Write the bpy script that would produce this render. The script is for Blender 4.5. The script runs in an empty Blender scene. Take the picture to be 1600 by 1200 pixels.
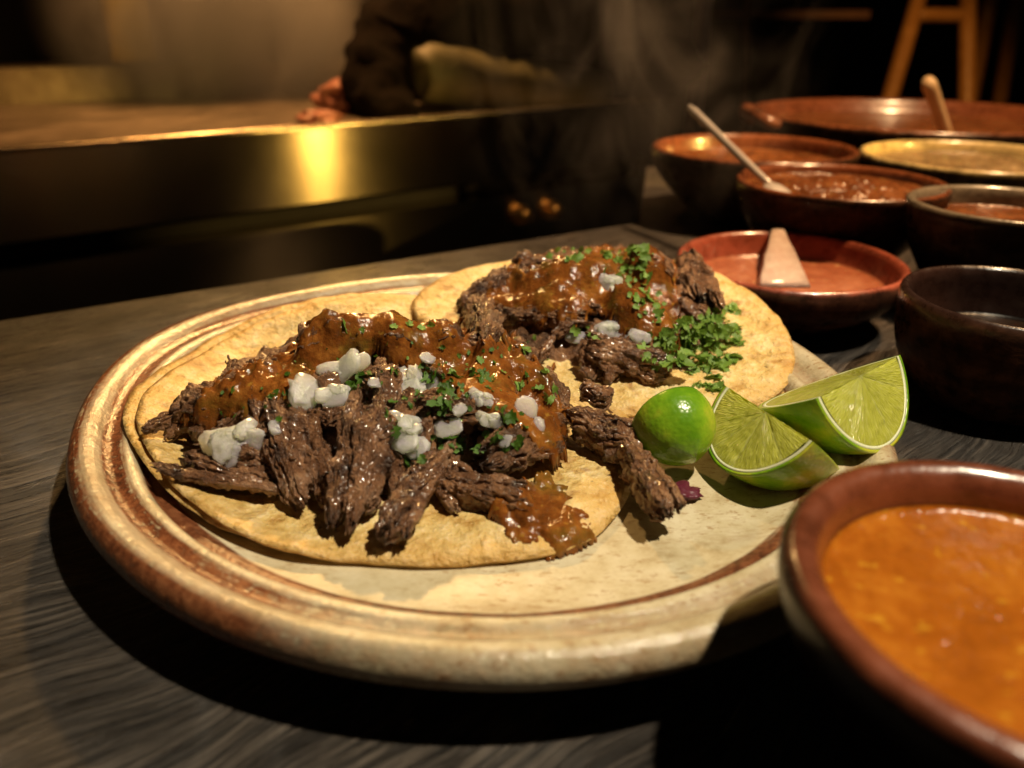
import bpy, math, random
import numpy as np
from mathutils import Vector, Matrix, noise as mn
from mathutils.bvhtree import BVHTree
random.seed(7)
rng = np.random.default_rng(11)
S = bpy.context.scene
COL = S.collection
R = math.radians

# ------------------------------------------------------------------ camera
FPX = 1180.0; PITCH = R(25.5); CAM = np.array([0.0104, -0.256, 0.152])
cd = bpy.data.cameras.new('camera'); cam = bpy.data.objects.new('camera', cd); COL.objects.link(cam)
cam.location = CAM; cam.rotation_euler = (math.pi/2 - PITCH, 0, 0)
cd.sensor_width = 36; cd.lens = FPX*36/1600; cd.clip_start = .01; cd.clip_end = 50
cd.dof.use_dof = True; cd.dof.focus_distance = .268; cd.dof.aperture_fstop = 7.0
cd.dof.aperture_blades = 7
S.camera = cam
CF = np.array([0, math.cos(PITCH), -math.sin(PITCH)]); CU = np.array([0, math.sin(PITCH), math.cos(PITCH)]); CR = np.array([1., 0, 0])
def ray(x, y): return CF + CR*((x-800)/FPX) + CU*((600-y)/FPX)
def atz(x, y, z):
    d = ray(x, y); return CAM + d*((z-CAM[2])/d[2])
def atd(x, y, t): return CAM + ray(x, y)*t
def proj(V):
    v = np.asarray(V, float) - CAM; z = v@CF
    return 800 + FPX*(v@CR)/z, 600 - FPX*(v@CU)/z
def hit(fn, x, y, t0=.12, t1=.6, n=480):
    """first point of the ray of a measured pixel on the height field z = fn(x, y)"""
    d = ray(x, y)
    for k in range(n):
        t = t0 + (t1-t0)*k/n; p = CAM + d*t
        if p[2] <= fn(p[0], p[1]): return p
    return CAM + d*t1

# ------------------------------------------------------------------ world, lamps, exposure
w = bpy.data.worlds.new('World'); S.world = w; w.use_nodes = True
w.node_tree.nodes['Background'].inputs[0].default_value = (.75, .62, .5, 1)
w.node_tree.nodes['Background'].inputs[1].default_value = .006
S.view_settings.view_transform = 'Standard'; S.view_settings.look = 'None'
S.view_settings.exposure = 0; S.view_settings.gamma = 1
def spot(name, loc, target, energy, color, size, blend=.4, radius=.02):
    l = bpy.data.lights.new(name, 'SPOT'); l.energy = energy; l.color = color
    l.spot_size = R(size); l.spot_blend = blend; l.shadow_soft_size = radius
    o = bpy.data.objects.new(name, l); COL.objects.link(o); o.location = loc
    o.rotation_euler = (Vector(target)-Vector(loc)).to_track_quat('-Z', 'Y').to_euler()
    return o
spot('overhead_lamp', (.34, -.17, .82), (.05, -.03, 0), 42.0, (1, .85, .61), 34, .6, .016)
spot('warm_lamp', (-.16, .86, .62), (-.24, .10, .0), 54.0, (1, .58, .2), 42, 1., .025)
spot('griddle_lamp', (-.28, 1.0, 1.0), (-.3, .95, .03), 70.0, (1, .47, .15), 74, .8, .05)
spot('streak_spot', (.78, .09, .27), (-.17, .75, -.01), 34.0, (1, .60, .13), 24, 1., .008)  # added spot, aimed at the steel panel to make its gold streak
spot('bowl_lamp', (.50, .24, .85), (.37, .42, .05), 60.0, (1, .6, .28), 68, .7, .04)
spot('stool_lamp', (.9, 1.1, .6), (1.02, 1.75, .1), 20.0, (1, .5, .12), 46, .8, .05)

# ------------------------------------------------------------------ helpers
def tag(o, label=None, cat=None, group=None, kind=None):
    if label: o['label'] = label
    if cat: o['category'] = cat
    if group: o['group'] = group
    if kind: o['kind'] = kind
    return o
def mesh(name, V, F, mat=None, smooth=True, uv=None, tone=None):
    me = bpy.data.meshes.new(name)
    me.from_pydata([tuple(v) for v in V], [], [tuple(f) for f in F]); me.update()
    if smooth: me.polygons.foreach_set('use_smooth', [True]*len(me.polygons))
    if uv is not None:
        u = me.uv_layers.new(name='fibre'); li = np.empty(len(me.loops), int); me.loops.foreach_get('vertex_index', li)
        u.data.foreach_set('uv', np.asarray(uv, float)[li].ravel())
    if tone is not None:
        a = me.attributes.new('tone', 'FLOAT', 'POINT'); a.data.foreach_set('value', np.asarray(tone, float))
    if mat: me.materials.append(mat)
    return me
def link(name, me, loc=(0, 0, 0), parent=None, **k):
    o = bpy.data.objects.new(name, me); COL.objects.link(o); o.location = tuple(loc)
    if parent is not None: o.parent = parent
    return tag(o, **k)
def put(name, V, F, mat, loc=None, parent=None, smooth=True, uv=None, tone=None, **k):
    """world-space vertices become one mesh object whose origin sits at its base"""
    V = np.asarray(V, float)
    if loc is None: loc = np.array([V[:, 0].mean(), V[:, 1].mean(), V[:, 2].min()])
    loc = np.asarray(loc, float)
    me = mesh(name, V-loc, F, mat, smooth, uv, tone)
    pl = np.array(parent.location) if parent is not None else 0
    return link(name, me, loc-pl, parent, **k)
def empty(name, loc, **k): return link(name, None, loc, **k)
def gridfaces(nu, nv, wrap=True):
    F = []
    for i in range(nu-1):
        for j in range(nv if wrap else nv-1):
            a = i*nv+j; b = i*nv+(j+1) % nv
            F.append((a, b, b+nv, a+nv))
    return F
def lathe(prof, n=96, wob=0, seed=0):
    V = []
    for r, z in prof:
        for j in range(n):
            a = 2*math.pi*j/n
            q = 1 + wob*mn.noise((math.cos(a)*1.3+seed, math.sin(a)*1.3, z*18))
            V.append((r*q*math.cos(a), r*q*math.sin(a), z + wob*.012*mn.noise((math.cos(a)*1.1, math.sin(a)*1.1+seed, 3))*min(1, max(0, z)/.03)))
    return np.array(V), gridfaces(len(prof), n)
def tube(pts, rad, n=12, seed=0, rough=0, cap=True, freq=60):
    pts = [Vector(p) for p in pts]; m = len(pts); V = []; up = Vector((0, 0, 1))
    if not hasattr(rad, '__len__'): rad = [rad]*m
    for i, p in enumerate(pts):
        t = (pts[min(i+1, m-1)]-pts[max(i-1, 0)]).normalized()
        s = t.cross(up);  s = s.normalized() if s.length > 1e-4 else Vector((1, 0, 0)); b = s.cross(t)
        for j in range(n):
            a = 2*math.pi*j/n; d = s*math.cos(a)+b*math.sin(a); q = p + d*rad[i]
            if rough: q = q + d*rough*mn.fractal(q*freq+Vector((seed, 0, 0)), 1, 2, 4)
            V.append(q)
    F = gridfaces(m, n)
    if cap: F += [tuple(range(n))[::-1], tuple(range((m-1)*n, m*n))]
    return np.array([tuple(v) for v in V]), F
def join(*parts):
    V = []; F = []; o = 0
    for v, f in parts:
        V.append(np.asarray(v, float)); F += [tuple(i+o for i in q) for q in f]; o += len(v)
    return np.concatenate(V), F
def catmull(P, n=8):
    P = [np.asarray(p, float) for p in P]; P = [2*P[0]-P[1]]+P+[2*P[-1]-P[-2]]; out = []
    for i in range(1, len(P)-2):
        for k in range(n):
            t = k/n; a, b, c, d = P[i-1:i+3]
            out.append(.5*((2*b)+(c-a)*t+(2*a-5*b+4*c-d)*t*t+(3*b-a-3*c+d)*t**3))
    out.append(P[-2]); return out
def box(x0, x1, y0, y1, z0, z1):
    V = [(x, y, z) for x in (x0, x1) for y in (y0, y1) for z in (z0, z1)]
    return V, [(0, 1, 3, 2), (4, 6, 7, 5), (0, 4, 5, 1), (2, 3, 7, 6), (0, 2, 6, 4), (1, 5, 7, 3)]
def sstep(a, b, x):
    t = np.clip((x-a)/(b-a), 0, 1); return t*t*(3-2*t)

# ------------------------------------------------------------------ material helpers
class G:
    def __init__(s, name):
        s.m = bpy.data.materials.new(name); s.m.use_nodes = True; s.t = s.m.node_tree
        s.b = s.t.nodes['Principled BSDF']; s.out = s.t.nodes['Material Output']
    def n(s, typ, ins=None, **props):
        q = s.t.nodes.new(typ)
        for k, v in props.items(): setattr(q, k, v)
        for k, v in (ins or {}).items(): s.set(q.inputs[k], v)
        return q
    def set(s, sock, v):
        if isinstance(v, bpy.types.NodeSocket): s.t.links.new(v, sock)
        elif isinstance(v, (tuple, list)) and len(v) == 3 and sock.type == 'RGBA': sock.default_value = (*v, 1)
        else: sock.default_value = v
    def B(s, **k):
        for a, v in k.items(): s.set(s.b.inputs[a.replace('_', ' ')], v)
        return s
    def noise(s, vec, scale, detail=4, rough=.55, dist=0):
        return s.n('ShaderNodeTexNoise', {'Vector': vec, 'Scale': scale, 'Detail': detail, 'Roughness': rough, 'Distortion': dist}).outputs['Fac']
    def vor(s, vec, scale, feature='F1', out='Distance'):
        return s.n('ShaderNodeTexVoronoi', {'Vector': vec, 'Scale': scale}, feature=feature).outputs[out]
    def ramp(s, fac, stops, interp='LINEAR'):
        q = s.n('ShaderNodeValToRGB', {'Fac': fac}); e = q.color_ramp; e.interpolation = interp
        while len(e.elements) < len(stops): e.elements.new(.5)
        for x, (p, c) in zip(e.elements, stops):
            x.position = p; x.color = (*c, 1) if hasattr(c, '__len__') else (c, c, c, 1)
        return q.outputs[0]
    def mix(s, f, a, b, blend='MIX'):
        q = s.n('ShaderNodeMix', data_type='RGBA', blend_type=blend)
        s.set(q.inputs[0], f); s.set(q.inputs[6], a); s.set(q.inputs[7], b); return q.outputs[2]
    def math(s, op, a, b=0., c=None):
        q = s.n('ShaderNodeMath', operation=op); s.set(q.inputs[0], a); s.set(q.inputs[1], b)
        if c is not None: s.set(q.inputs[2], c)
        return q.outputs[0]
    def obj(s): return s.n('ShaderNodeTexCoord').outputs['Object']
    def uv(s): return s.n('ShaderNodeUVMap', uv_map='fibre').outputs[0]
    def attr(s, nm='tone'): return s.n('ShaderNodeAttribute', attribute_name=nm).outputs['Fac']
    def rnd(s): return s.n('ShaderNodeObjectInfo').outputs['Random']
    def map(s, vec, scale=(1, 1, 1), rot=(0, 0, 0), loc=(0, 0, 0)):
        return s.n('ShaderNodeMapping', {'Vector': vec, 'Scale': scale, 'Rotation': rot, 'Location': loc}).outputs[0]
    def bump(s, h, strength=.5, dist=.001, prev=None):
        ins = {'Height': h, 'Strength': strength, 'Distance': dist}
        if prev is not None: ins['Normal'] = prev
        return s.n('ShaderNodeBump', ins).outputs[0]

# ---- table wood
g = G('dark_grained_wood'); o = g.obj()
v = g.map(o, (1, 1, 1), (0, 0, R(-38)))
wob = g.n('ShaderNodeVectorMath', {0: v, 1: g.n('ShaderNodeVectorMath', {0: g.n('ShaderNodeTexNoise', {'Vector': v, 'Scale': 9., 'Detail': 2.}).outputs['Color'], 1: (.05, .05, 0)}, operation='MULTIPLY').outputs[0]}, operation='ADD').outputs[0]
st = g.map(wob, (6, 130, 20)); f1 = g.noise(st, 4, 9, .74)
f2 = g.noise(g.map(wob, (16, 360, 60)), 4, 3, .6)
big = g.noise(o, 11, 3)
c = g.ramp(f1, [(.38, (.009, .0075, .0065)), (.5, (.052, .043, .036)), (.63, (.165, .135, .110))])
c = g.mix(g.ramp(big, [(.45, 0.), (.7, .5)]), c, (.035, .031, .030))
g.B(Base_Color=c, Roughness=g.ramp(f2, [(.35, .22), (.65, .5)]), Specular_IOR_Level=.75,
    Normal=g.bump(g.math('ADD', g.math('MULTIPLY', f1, 1.), g.math('MULTIPLY', f2, .5)), .9, .0035)); M_TABLE = g.m

# ---- plate glaze : brown rings in the grooves, speckles, burnt patches
g = G('cream_stoneware_glaze'); o = g.obj()
sx = g.n('ShaderNodeSeparateXYZ', {0: o}); flat = g.n('ShaderNodeCombineXYZ', {0: sx.outputs[0], 1: sx.outputs[1]}).outputs[0]
r = g.attr()
dirv = g.n('ShaderNodeVectorMath', {0: flat}, operation='NORMALIZE').outputs[0]
ringv = g.n('ShaderNodeVectorMath', {0: g.n('ShaderNodeVectorMath', {0: dirv, 3: 1.6}, operation='SCALE').outputs[0],
        1: g.n('ShaderNodeCombineXYZ', {2: g.math('MULTIPLY', r, 170.)}).outputs[0]}, operation='ADD').outputs[0]
streak = g.noise(ringv, 2.6, 6, .65)
patch = g.noise(dirv, 1.25, 3, .6)
fine = g.noise(o, 420, 4, .62)
mot = g.noise(o, 70, 6, .66)
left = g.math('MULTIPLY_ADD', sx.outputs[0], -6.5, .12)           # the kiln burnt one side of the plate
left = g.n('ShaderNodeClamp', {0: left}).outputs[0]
rr = g.math('ADD', r, g.math('MULTIPLY', g.math('SUBTRACT', streak, .5), .004))
band = g.ramp(g.math('MULTIPLY', g.math('SUBTRACT', rr, .10), 25.),
              [(0, 0.), (.34, .0), (.375, 1.), (.44, 1.), (.475, .2), (.55, .15), (.60, 1.), (.70, 1.), (.74, .25), (.86, .35), (.95, 1.)])
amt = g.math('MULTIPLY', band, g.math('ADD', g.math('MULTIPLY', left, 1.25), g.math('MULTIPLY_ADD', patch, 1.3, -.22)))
amt = g.math('MULTIPLY', amt, g.ramp(g.math('MULTIPLY_ADD', fine, .45, g.math('MULTIPLY', streak, .65)), [(.34, 0.), (.52, 1.)]))
groove = g.ramp(g.math('MULTIPLY', g.math('SUBTRACT', rr, .10), 25.), [(.285, 0.), (.315, 1.), (.45, 1.), (.475, 0.)])
amt = g.math('MAXIMUM', amt, g.math('MULTIPLY', groove, g.ramp(streak, [(.2, .8), (.45, 1.)])))
cream = g.ramp(mot, [(.3, (.36, .27, .14)), (.46, (.54, .46, .29)), (.66, (.65, .58, .41))])
speck = g.ramp(g.noise(g.map(o, (1, 2.2, 1), (0, 0, .2)), 260, 3, .7), [(.56, 0.), (.66, .75)])
cream = g.mix(g.math('MULTIPLY', speck, g.ramp(g.noise(o, 24, 3), [(.40, 0.), (.56, 1.)])), cream, (.30, .17, .07))
cream = g.mix(g.ramp(g.noise(g.map(o, (1, 3.2, 1), (0, 0, R(14))), 40, 7, .72), [(.54, 0.), (.68, .5)]), cream, (.30, .17, .07))
brown = g.ramp(g.math('MULTIPLY_ADD', fine, .5, g.math('MULTIPLY', patch, .6)), [(.38, (.02, .008, .005)), (.52, (.13, .042, .017)), (.72, (.30, .12, .05))])
c = g.mix(amt, cream, brown)
g.B(Base_Color=c, Roughness=g.math('ADD', g.ramp(r, [(.112, .34), (.121, .07)]), g.math('MULTIPLY', fine, .2)), Specular_IOR_Level=.5,
    Normal=g.bump(g.math('ADD', g.math('MULTIPLY', fine, .9), g.math('MULTIPLY', streak, .6)), g.ramp(r, [(.112, .25), (.121, .6)]), .0009)); M_PLATE = g.m

# ---- corn tortilla
def tortilla_mat(name, toast, dark):
    g = G(name); o = g.obj()
    a = g.noise(o, 105, 6, .68); b = g.noise(o, 360, 4, .6); bl = g.vor(o, 240, 'SMOOTH_F1'); e = g.attr()
    c = g.ramp(a, [(.32, (.38*dark, .21*dark, .05*dark)), (.46, (.60*dark, .42*dark, .15*dark)), (.62, (.70*dark, .55*dark, .26*dark))])
    c = g.mix(g.ramp(g.math('MULTIPLY_ADD', b, .5, g.math('MULTIPLY', a, .5)), [(.53, 0.), (.60, toast)]), c, (.76*dark, .60*dark, .34*dark))
    c = g.mix(g.ramp(g.noise(o, 38, 4, .7, .6), [(.57, 0.), (.66, .75)]), c, (.27*dark, .12*dark, .03*dark))
    c = g.mix(g.ramp(g.noise(o, 330, 2), [(.70, 0.), (.76, .8)]), c, (.10, .05, .02))
    c = g.mix(g.math('MULTIPLY', e, .55), c, (.50*dark, .27*dark, .06*dark))
    h = g.math('ADD', g.math('MULTIPLY', bl, -.6), g.math('ADD', g.math('MULTIPLY', b, .8), a))
    g.B(Base_Color=c, Roughness=g.ramp(b, [(.3, .32), (.7, .56)]), Specular_IOR_Level=.5, Subsurface_Weight=.12, Subsurface_Radius=(.004, .002, .0006),
        Subsurface_Scale=.6, Normal=g.bump(h, 1., .0019)); return g.m
M_TORT = tortilla_mat('toasted_corn_tortilla', .9, 1.12)
M_TORT2 = tortilla_mat('pale_corn_tortilla', .6, 1.15)

# ---- braised beef
g = G('braised_beef'); u = g.uv(); o = g.obj(); rd = g.rnd()
fib = g.noise(g.map(u, (1.2, 7, 1)), 3, 6, .65); fib2 = g.noise(g.map(u, (3, 22, 1)), 3, 3, .6)
blob = g.noise(o, 95, 5, .62)
c = g.ramp(g.math('MULTIPLY_ADD', fib, .34, g.math('MULTIPLY', blob, .70)), [(.33, (.030, .011, .004)), (.46, (.165, .070, .029)), (.59, (.41, .20, .092)), (.73, (.66, .42, .235))])
c = g.mix(g.ramp(rd, [(0., 0.), (1., .5)]), c, g.mix(.4, c, (.20, .10, .062)))
c = g.mix(g.ramp(g.noise(o, 210, 3), [(.60, 0.), (.72, .6)]), c, (.30, .15, .06))
c = g.mix(g.ramp(g.noise(o, 48, 3, .6), [(.54, 0.), (.68, .75)]), c, g.mix(.5, c, (.44, .28, .19)))
c = g.mix(g.ramp(g.noise(g.map(o, (1, 1, 1), (0, 0, 0), (3, 1, 2)), 62, 4, .65), [(.52, 0.), (.66, .8)]), c, (.028, .011, .005))
g.B(Base_Color=c, Roughness=g.ramp(blob, [(.3, .2), (.7, .42)]), Specular_IOR_Level=.5, Coat_Weight=.6, Coat_Roughness=.11,
    Normal=g.bump(g.math('ADD', g.math('MULTIPLY', fib, .5), g.math('ADD', g.math('MULTIPLY', fib2, .4), g.math('MULTIPLY', g.noise(o, 760, 4, .7), 1.6))), 1., .0014)); M_MEAT = g.m

# ---- salsas
def salsa_mat(name, lo, mid, hi, rough=.2, sc=1., bumpd=.0007, seeds=.5, green=0., bs=.8):
    g = G(name); o = g.obj(); a = g.noise(o, 85*sc, 5, .62); b = g.noise(o, 420*sc, 3, .6)
    c = g.ramp(g.math('MULTIPLY_ADD', b, .3, g.math('MULTIPLY', a, .7)), [(.32, lo), (.5, mid), (.68, hi)])
    c = g.mix(g.ramp(g.noise(o, 300*sc, 2), [(.64, 0.), (.72, seeds)]), c, (hi[0]*1.2, hi[1]*1.7, hi[2]*1.4))
    if green: c = g.mix(g.ramp(g.noise(o, 62, 4, .65), [(.52, 0.), (.66, green)]), c, (.085, .07, .010))
    g.B(Base_Color=c, Roughness=rough, Specular_IOR_Level=.36, Subsurface_Weight=.12, Subsurface_Radius=(.004, .0012, .0004), Subsurface_Scale=.5,
        Normal=g.bump(g.noise(o, 700*sc, 2, .5), .5, bumpd*.35, g.bump(g.math('ADD', g.math('MULTIPLY', b, .6), a), bs, bumpd))); return g.m
M_SALSA = salsa_mat('red_chile_salsa', (.055, .017, .004), (.18, .056, .010), (.33, .13, .024), .12, 1.0, .0010, green=.55)
M_SALSA_OR = salsa_mat('orange_chile_salsa', (.22, .056, .004), (.33, .092, .007), (.44, .15, .014), .16, .9, .0011, .7, 0., .75)
M_SALSA_PINK = salsa_mat('thin_pink_salsa', (.22, .06, .03), (.33, .11, .055), (.42, .17, .09), .22, .5, .0005)
M_SALSA_DARK = salsa_mat('chunky_brown_salsa', (.06, .018, .006), (.15, .05, .016), (.28, .11, .04), .2, .6, .0015)
M_BLACK_LIQ = salsa_mat('black_sauce', (.006, .003, .002), (.01, .005, .003), (.02, .008, .004), .3, .5, .0004, .1)
M_CREAM = salsa_mat('pale_chopped_onion_relish', (.10, .065, .03), (.19, .125, .058), (.36, .26, .14), .25, .6, .001)

# ---- onion, cilantro, lime
g = G('chopped_white_onion'); o = g.obj(); a = g.noise(o, 420, 4, .65)
g.B(Base_Color=g.ramp(a, [(.3, (.88, .92, .78)), (.6, (.96, .98, .88))]), Roughness=.16, Transmission_Weight=.4, IOR=1.35, Subsurface_Weight=.9, Subsurface_Radius=(.0035, .0042, .0025), Subsurface_Scale=1.,
    Specular_IOR_Level=.5, Normal=g.bump(g.noise(o, 1000, 3, .65), .4, .0006))
tr = g.n('ShaderNodeBsdfTranslucent', {'Color': (.95, .96, .86, 1)}); mx = g.n('ShaderNodeMixShader', {0: .35, 1: g.b.outputs[0], 2: tr.outputs[0]}); g.t.links.new(mx.outputs[0], g.out.inputs['Surface']); M_ONION = g.m
def leaf_mat(name, a, b):
    g = G(name); o = g.obj(); rd = g.rnd()
    c = g.mix(g.noise(o, 400, 3), a, b); c = g.mix(g.math('MULTIPLY', rd, .55), c, (a[0]*.35, a[1]*.42, a[2]*.35))
    g.B(Base_Color=c, Roughness=.33, Specular_IOR_Level=.5, Subsurface_Weight=.0, Transmission_Weight=.0,
        Normal=g.bump(g.noise(o, 900, 2), .4, .0003))
    tr = g.n('ShaderNodeBsdfTranslucent', {'Color': c}); mx = g.n('ShaderNodeMixShader', {0: .3, 1: g.b.outputs[0], 2: tr.outputs[0]})
    g.t.links.new(mx.outputs[0], g.out.inputs['Surface']); return g.m
M_LEAF = leaf_mat('chopped_cilantro_leaf', (.13, .29, .03), (.36, .52, .11))
M_LEAFD = leaf_mat('wet_cilantro_leaf', (.045, .13, .012), (.14, .27, .03))
g = G('lime_peel'); o = g.obj(); a = g.noise(o, 55, 4); p = g.vor(o, 620)
c = g.ramp(a, [(.36, (.11, .26, .008)), (.48, (.20, .36, .014)), (.58, (.38, .44, .03)), (.68, (.55, .46, .05))])
g.B(Base_Color=c, Roughness=.26, Specular_IOR_Level=.55, Subsurface_Weight=.1, Subsurface_Radius=(.002, .003, .0005), Subsurface_Scale=.5, Normal=g.bump(p, .25, -.0005)); M_PEEL = g.m
g = G('lime_pith'); o = g.obj()
g.B(Base_Color=g.mix(g.noise(o, 300, 3), (.62, .66, .40), (.78, .80, .58)), Roughness=.4, Subsurface_Weight=.2, Subsurface_Radius=(.003, .003, .001), Subsurface_Scale=.5); M_PITH = g.m
g = G('lime_flesh'); u = g.uv(); o = g.obj()
ves = g.vor(g.map(u, (3.2, 26, 1)), 3.2, 'SMOOTH_F1'); ln = g.noise(g.map(u, (2, 40, 1)), 3, 4, .6); t = g.attr()
c = g.ramp(g.math('MULTIPLY_ADD', ves, .5, g.math('MULTIPLY', ln, .6)), [(.3, (.48, .49, .06)), (.55, (.60, .61, .10)), (.8, (.72, .73, .24))])
c = g.mix(t, c, (.74, .76, .46))
g.B(Base_Color=c, Roughness=.13, Specular_IOR_Level=.6, Subsurface_Weight=.5, Subsurface_Radius=(.006, .006, .0015), Subsurface_Scale=.7,
    Normal=g.bump(g.math('MULTIPLY_ADD', ves, 1., g.math('MULTIPLY', ln, .8)), .6, .0008))
tr = g.n('ShaderNodeBsdfTranslucent', {'Color': c}); mx = g.n('ShaderNodeMixShader', {0: .25, 1: g.b.outputs[0], 2: tr.outputs[0]}); g.t.links.new(mx.outputs[0], g.out.inputs['Surface']); M_FLESH = g.m
g = G('red_onion_scrap'); g.B(Base_Color=(.10, .012, .03), Roughness=.35, Normal=g.bump(g.noise(g.obj(), 500, 3), .5, .0005)); M_PURPLE = g.m

# ---- clay bowls
def clay(name, outer, inner, rough=.28):
    g = G(name); o = g.obj(); t = g.attr()
    a = g.noise(g.map(o, (1, 1, 2.5)), 26, 5, .65); b = g.noise(o, 150, 4, .62)
    co = g.ramp(g.math('MULTIPLY_ADD', b, .4, g.math('MULTIPLY', a, .6)), [(.38, (.010, .005, .004)), (.52, outer), (.68, tuple(min(1, x*2.6) for x in outer))])
    ci = g.ramp(g.math('MULTIPLY_ADD', b, .4, g.math('MULTIPLY', a, .6)), [(.34, tuple(x*.45 for x in inner)), (.52, inner), (.7, tuple(min(1, x*1.35) for x in inner))])
    tt = g.math('ADD', t, g.math('MULTIPLY', g.math('SUBTRACT', a, .5), .7))
    g.B(Base_Color=g.mix(g.ramp(tt, [(.35, 0.), (.65, 1.)]), co, ci), Roughness=g.ramp(b, [(.3, rough*.75), (.7, rough*1.35)]), Specular_IOR_Level=g.ramp(t, [(.05, .04), (.45, .6)]), Coat_Weight=g.ramp(t, [(.1, .0), (.5, .5)]), Coat_Roughness=.12,
        Normal=g.bump(g.math('ADD', b, a), .35, .0009)); return g.m
M_CLAY = clay('glazed_red_clay', (.005, .0022, .0016), (.17, .045, .018))  # outer wall near black: its shadow is put into the colour
M_CLAY_RED = clay('bright_red_clay', (.05, .018, .010), (.32, .075, .04))
M_CLAY_DARK = clay('blackened_clay', (.055, .022, .011), (.022, .009, .006))
M_CLAY_BROWN = clay('brown_clay', (.035, .016, .009), (.20, .06, .022))
M_CLAY_PALE = clay('pale_yellow_clay', (.10, .07, .03), (.52, .40, .18))
M_CLAY_GREY = clay('grey_rimmed_clay', (.035, .024, .016), (.20, .17, .13))

# ---- griddle and background
g = G('brushed_steel'); o = g.obj(); br = g.noise(g.map(o, (3, 3, 260)), 3, 4)
g.B(Base_Color=g.mix(g.noise(o, 7, 4), (.40, .33, .22), (.58, .5, .36)), Metallic=1., Roughness=g.ramp(g.noise(o, 9, 4), [(.3, .17), (.7, .20)]), Anisotropic=1., Anisotropic_Rotation=.25,
    Normal=g.bump(br, .15, .0004)); M_STEEL = g.m
g.t.links.new(g.n('ShaderNodeTangent', direction_type='RADIAL', axis='Z').outputs[0], g.b.inputs['Tangent'])
g = G('greasy_griddle_steel'); o = g.obj()
g.B(Base_Color=g.mix(g.noise(o, 14, 5), (.16, .12, .08), (.46, .38, .28)), Metallic=.7, Roughness=g.ramp(g.noise(o, 20, 4), [(.3, .25), (.7, .55)]), Normal=g.bump(g.noise(o, 60, 4), .4, .002)); M_GRID = g.m
def plain(name, a, b, rough=.5, sc=30, metal=0., bump=.4, bd=.002):
    g = G(name); o = g.obj(); q = g.noise(o, sc, 5, .6)
    g.B(Base_Color=g.ramp(q, [(.3, a), (.7, b)]), Roughness=rough, Metallic=metal, Normal=g.bump(q, bump, bd)); return g.m
M_NEARBLACK = plain('near_black_matte', (.006, .004, .003), (.012, .009, .006), .7)  # one near-black colour for recess, splash guard, end panel and cap
M_GLINT = plain('orange_glint_brass', (.5, .28, .08), (.7, .42, .14), .3, 60, 1.)
M_DARKMEAT = plain('charred_dark_meat', (.004, .003, .002), (.010, .006, .004), .95, 50, 0, .8, .004)
M_DARKMEAT.node_tree.nodes['Principled BSDF'].inputs['Specular IOR Level'].default_value = .1
M_PINKMEAT = plain('raw_pink_meat', (.30, .10, .07), (.55, .27, .20), .35, 45, 0, .7, .004)
M_ROLL = plain('pale_green_rind', (.09, .09, .045), (.16, .15, .08), .6, 30)
M_BOTTLE = plain('golden_plastic', (.55, .40, .07), (.72, .55, .13), .3, 20)
M_WOODO = plain('varnished_wood', (.30, .13, .035), (.42, .20, .06), .4, 40)
M_SPOONW = plain('pale_spoon_wood', (.45, .30, .15), (.62, .45, .26), .45, 80)
M_POLE = plain('grey_pole', (.30, .27, .30), (.42, .38, .42), .4, 20)
M_RUST = plain('rusty_brown_pole', (.07, .025, .012), (.11, .04, .018), .5, 20)
M_METAL = plain('steel_handle', (.50, .46, .45), (.64, .60, .58), .4, 50, .35)
M_WALL = plain('dark_kitchen_wall', (.012, .009, .006), (.022, .015, .010), .8, 4)
M_FLOOR = plain('dark_floor_tile', (.012, .010, .008), (.025, .02, .015), .5, 6)
M_GARN = plain('pale_pink_garnish', (.62, .42, .34), (.82, .66, .56), .3, 140)
M_GARN.node_tree.nodes['Principled BSDF'].inputs['Transmission Weight'].default_value = .3

# ================================================================== setting and large structure
V, F = box(-4, 4, -2, 5, -.86, -.80); put('floor', V, F, M_FLOOR, smooth=False, kind='structure')
V, F = box(-4, 4, 4.2, 4.3, -.795, 3); put('back_wall', V, F, M_WALL, smooth=False, kind='structure')

poly = [(-1.0, -.277), (.12, .3835), (.17, .66), (.95, 1.02), (.95, -.6), (-1.0, -.6)]
def slab(poly, z0, z1, bev=.004):
    n = len(poly); c = np.mean(poly, 0); V = []; 
    P = np.array(poly); inn = P + (c-P)/np.linalg.norm(c-P, axis=1)[:, None]*bev
    for Q, z in ((P, z0), (P, z1-bev), (inn, z1)): V += [(x, y, z) for x, y in Q]
    F = [tuple(range(2*n, 3*n))[::-1]] + [tuple(range(n))]
    for k in range(2):
        for i in range(n): j = (i+1) % n; F.append((k*n+j, k*n+i, (k+1)*n+i, (k+1)*n+j))
    return V, F
V, F = slab(poly, -.045, 0)
put('table', V, F, M_TABLE, loc=(0, 0, -.045), smooth=False, label='dark grained wooden table top under the plate and the bowls', cat='table')

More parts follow.
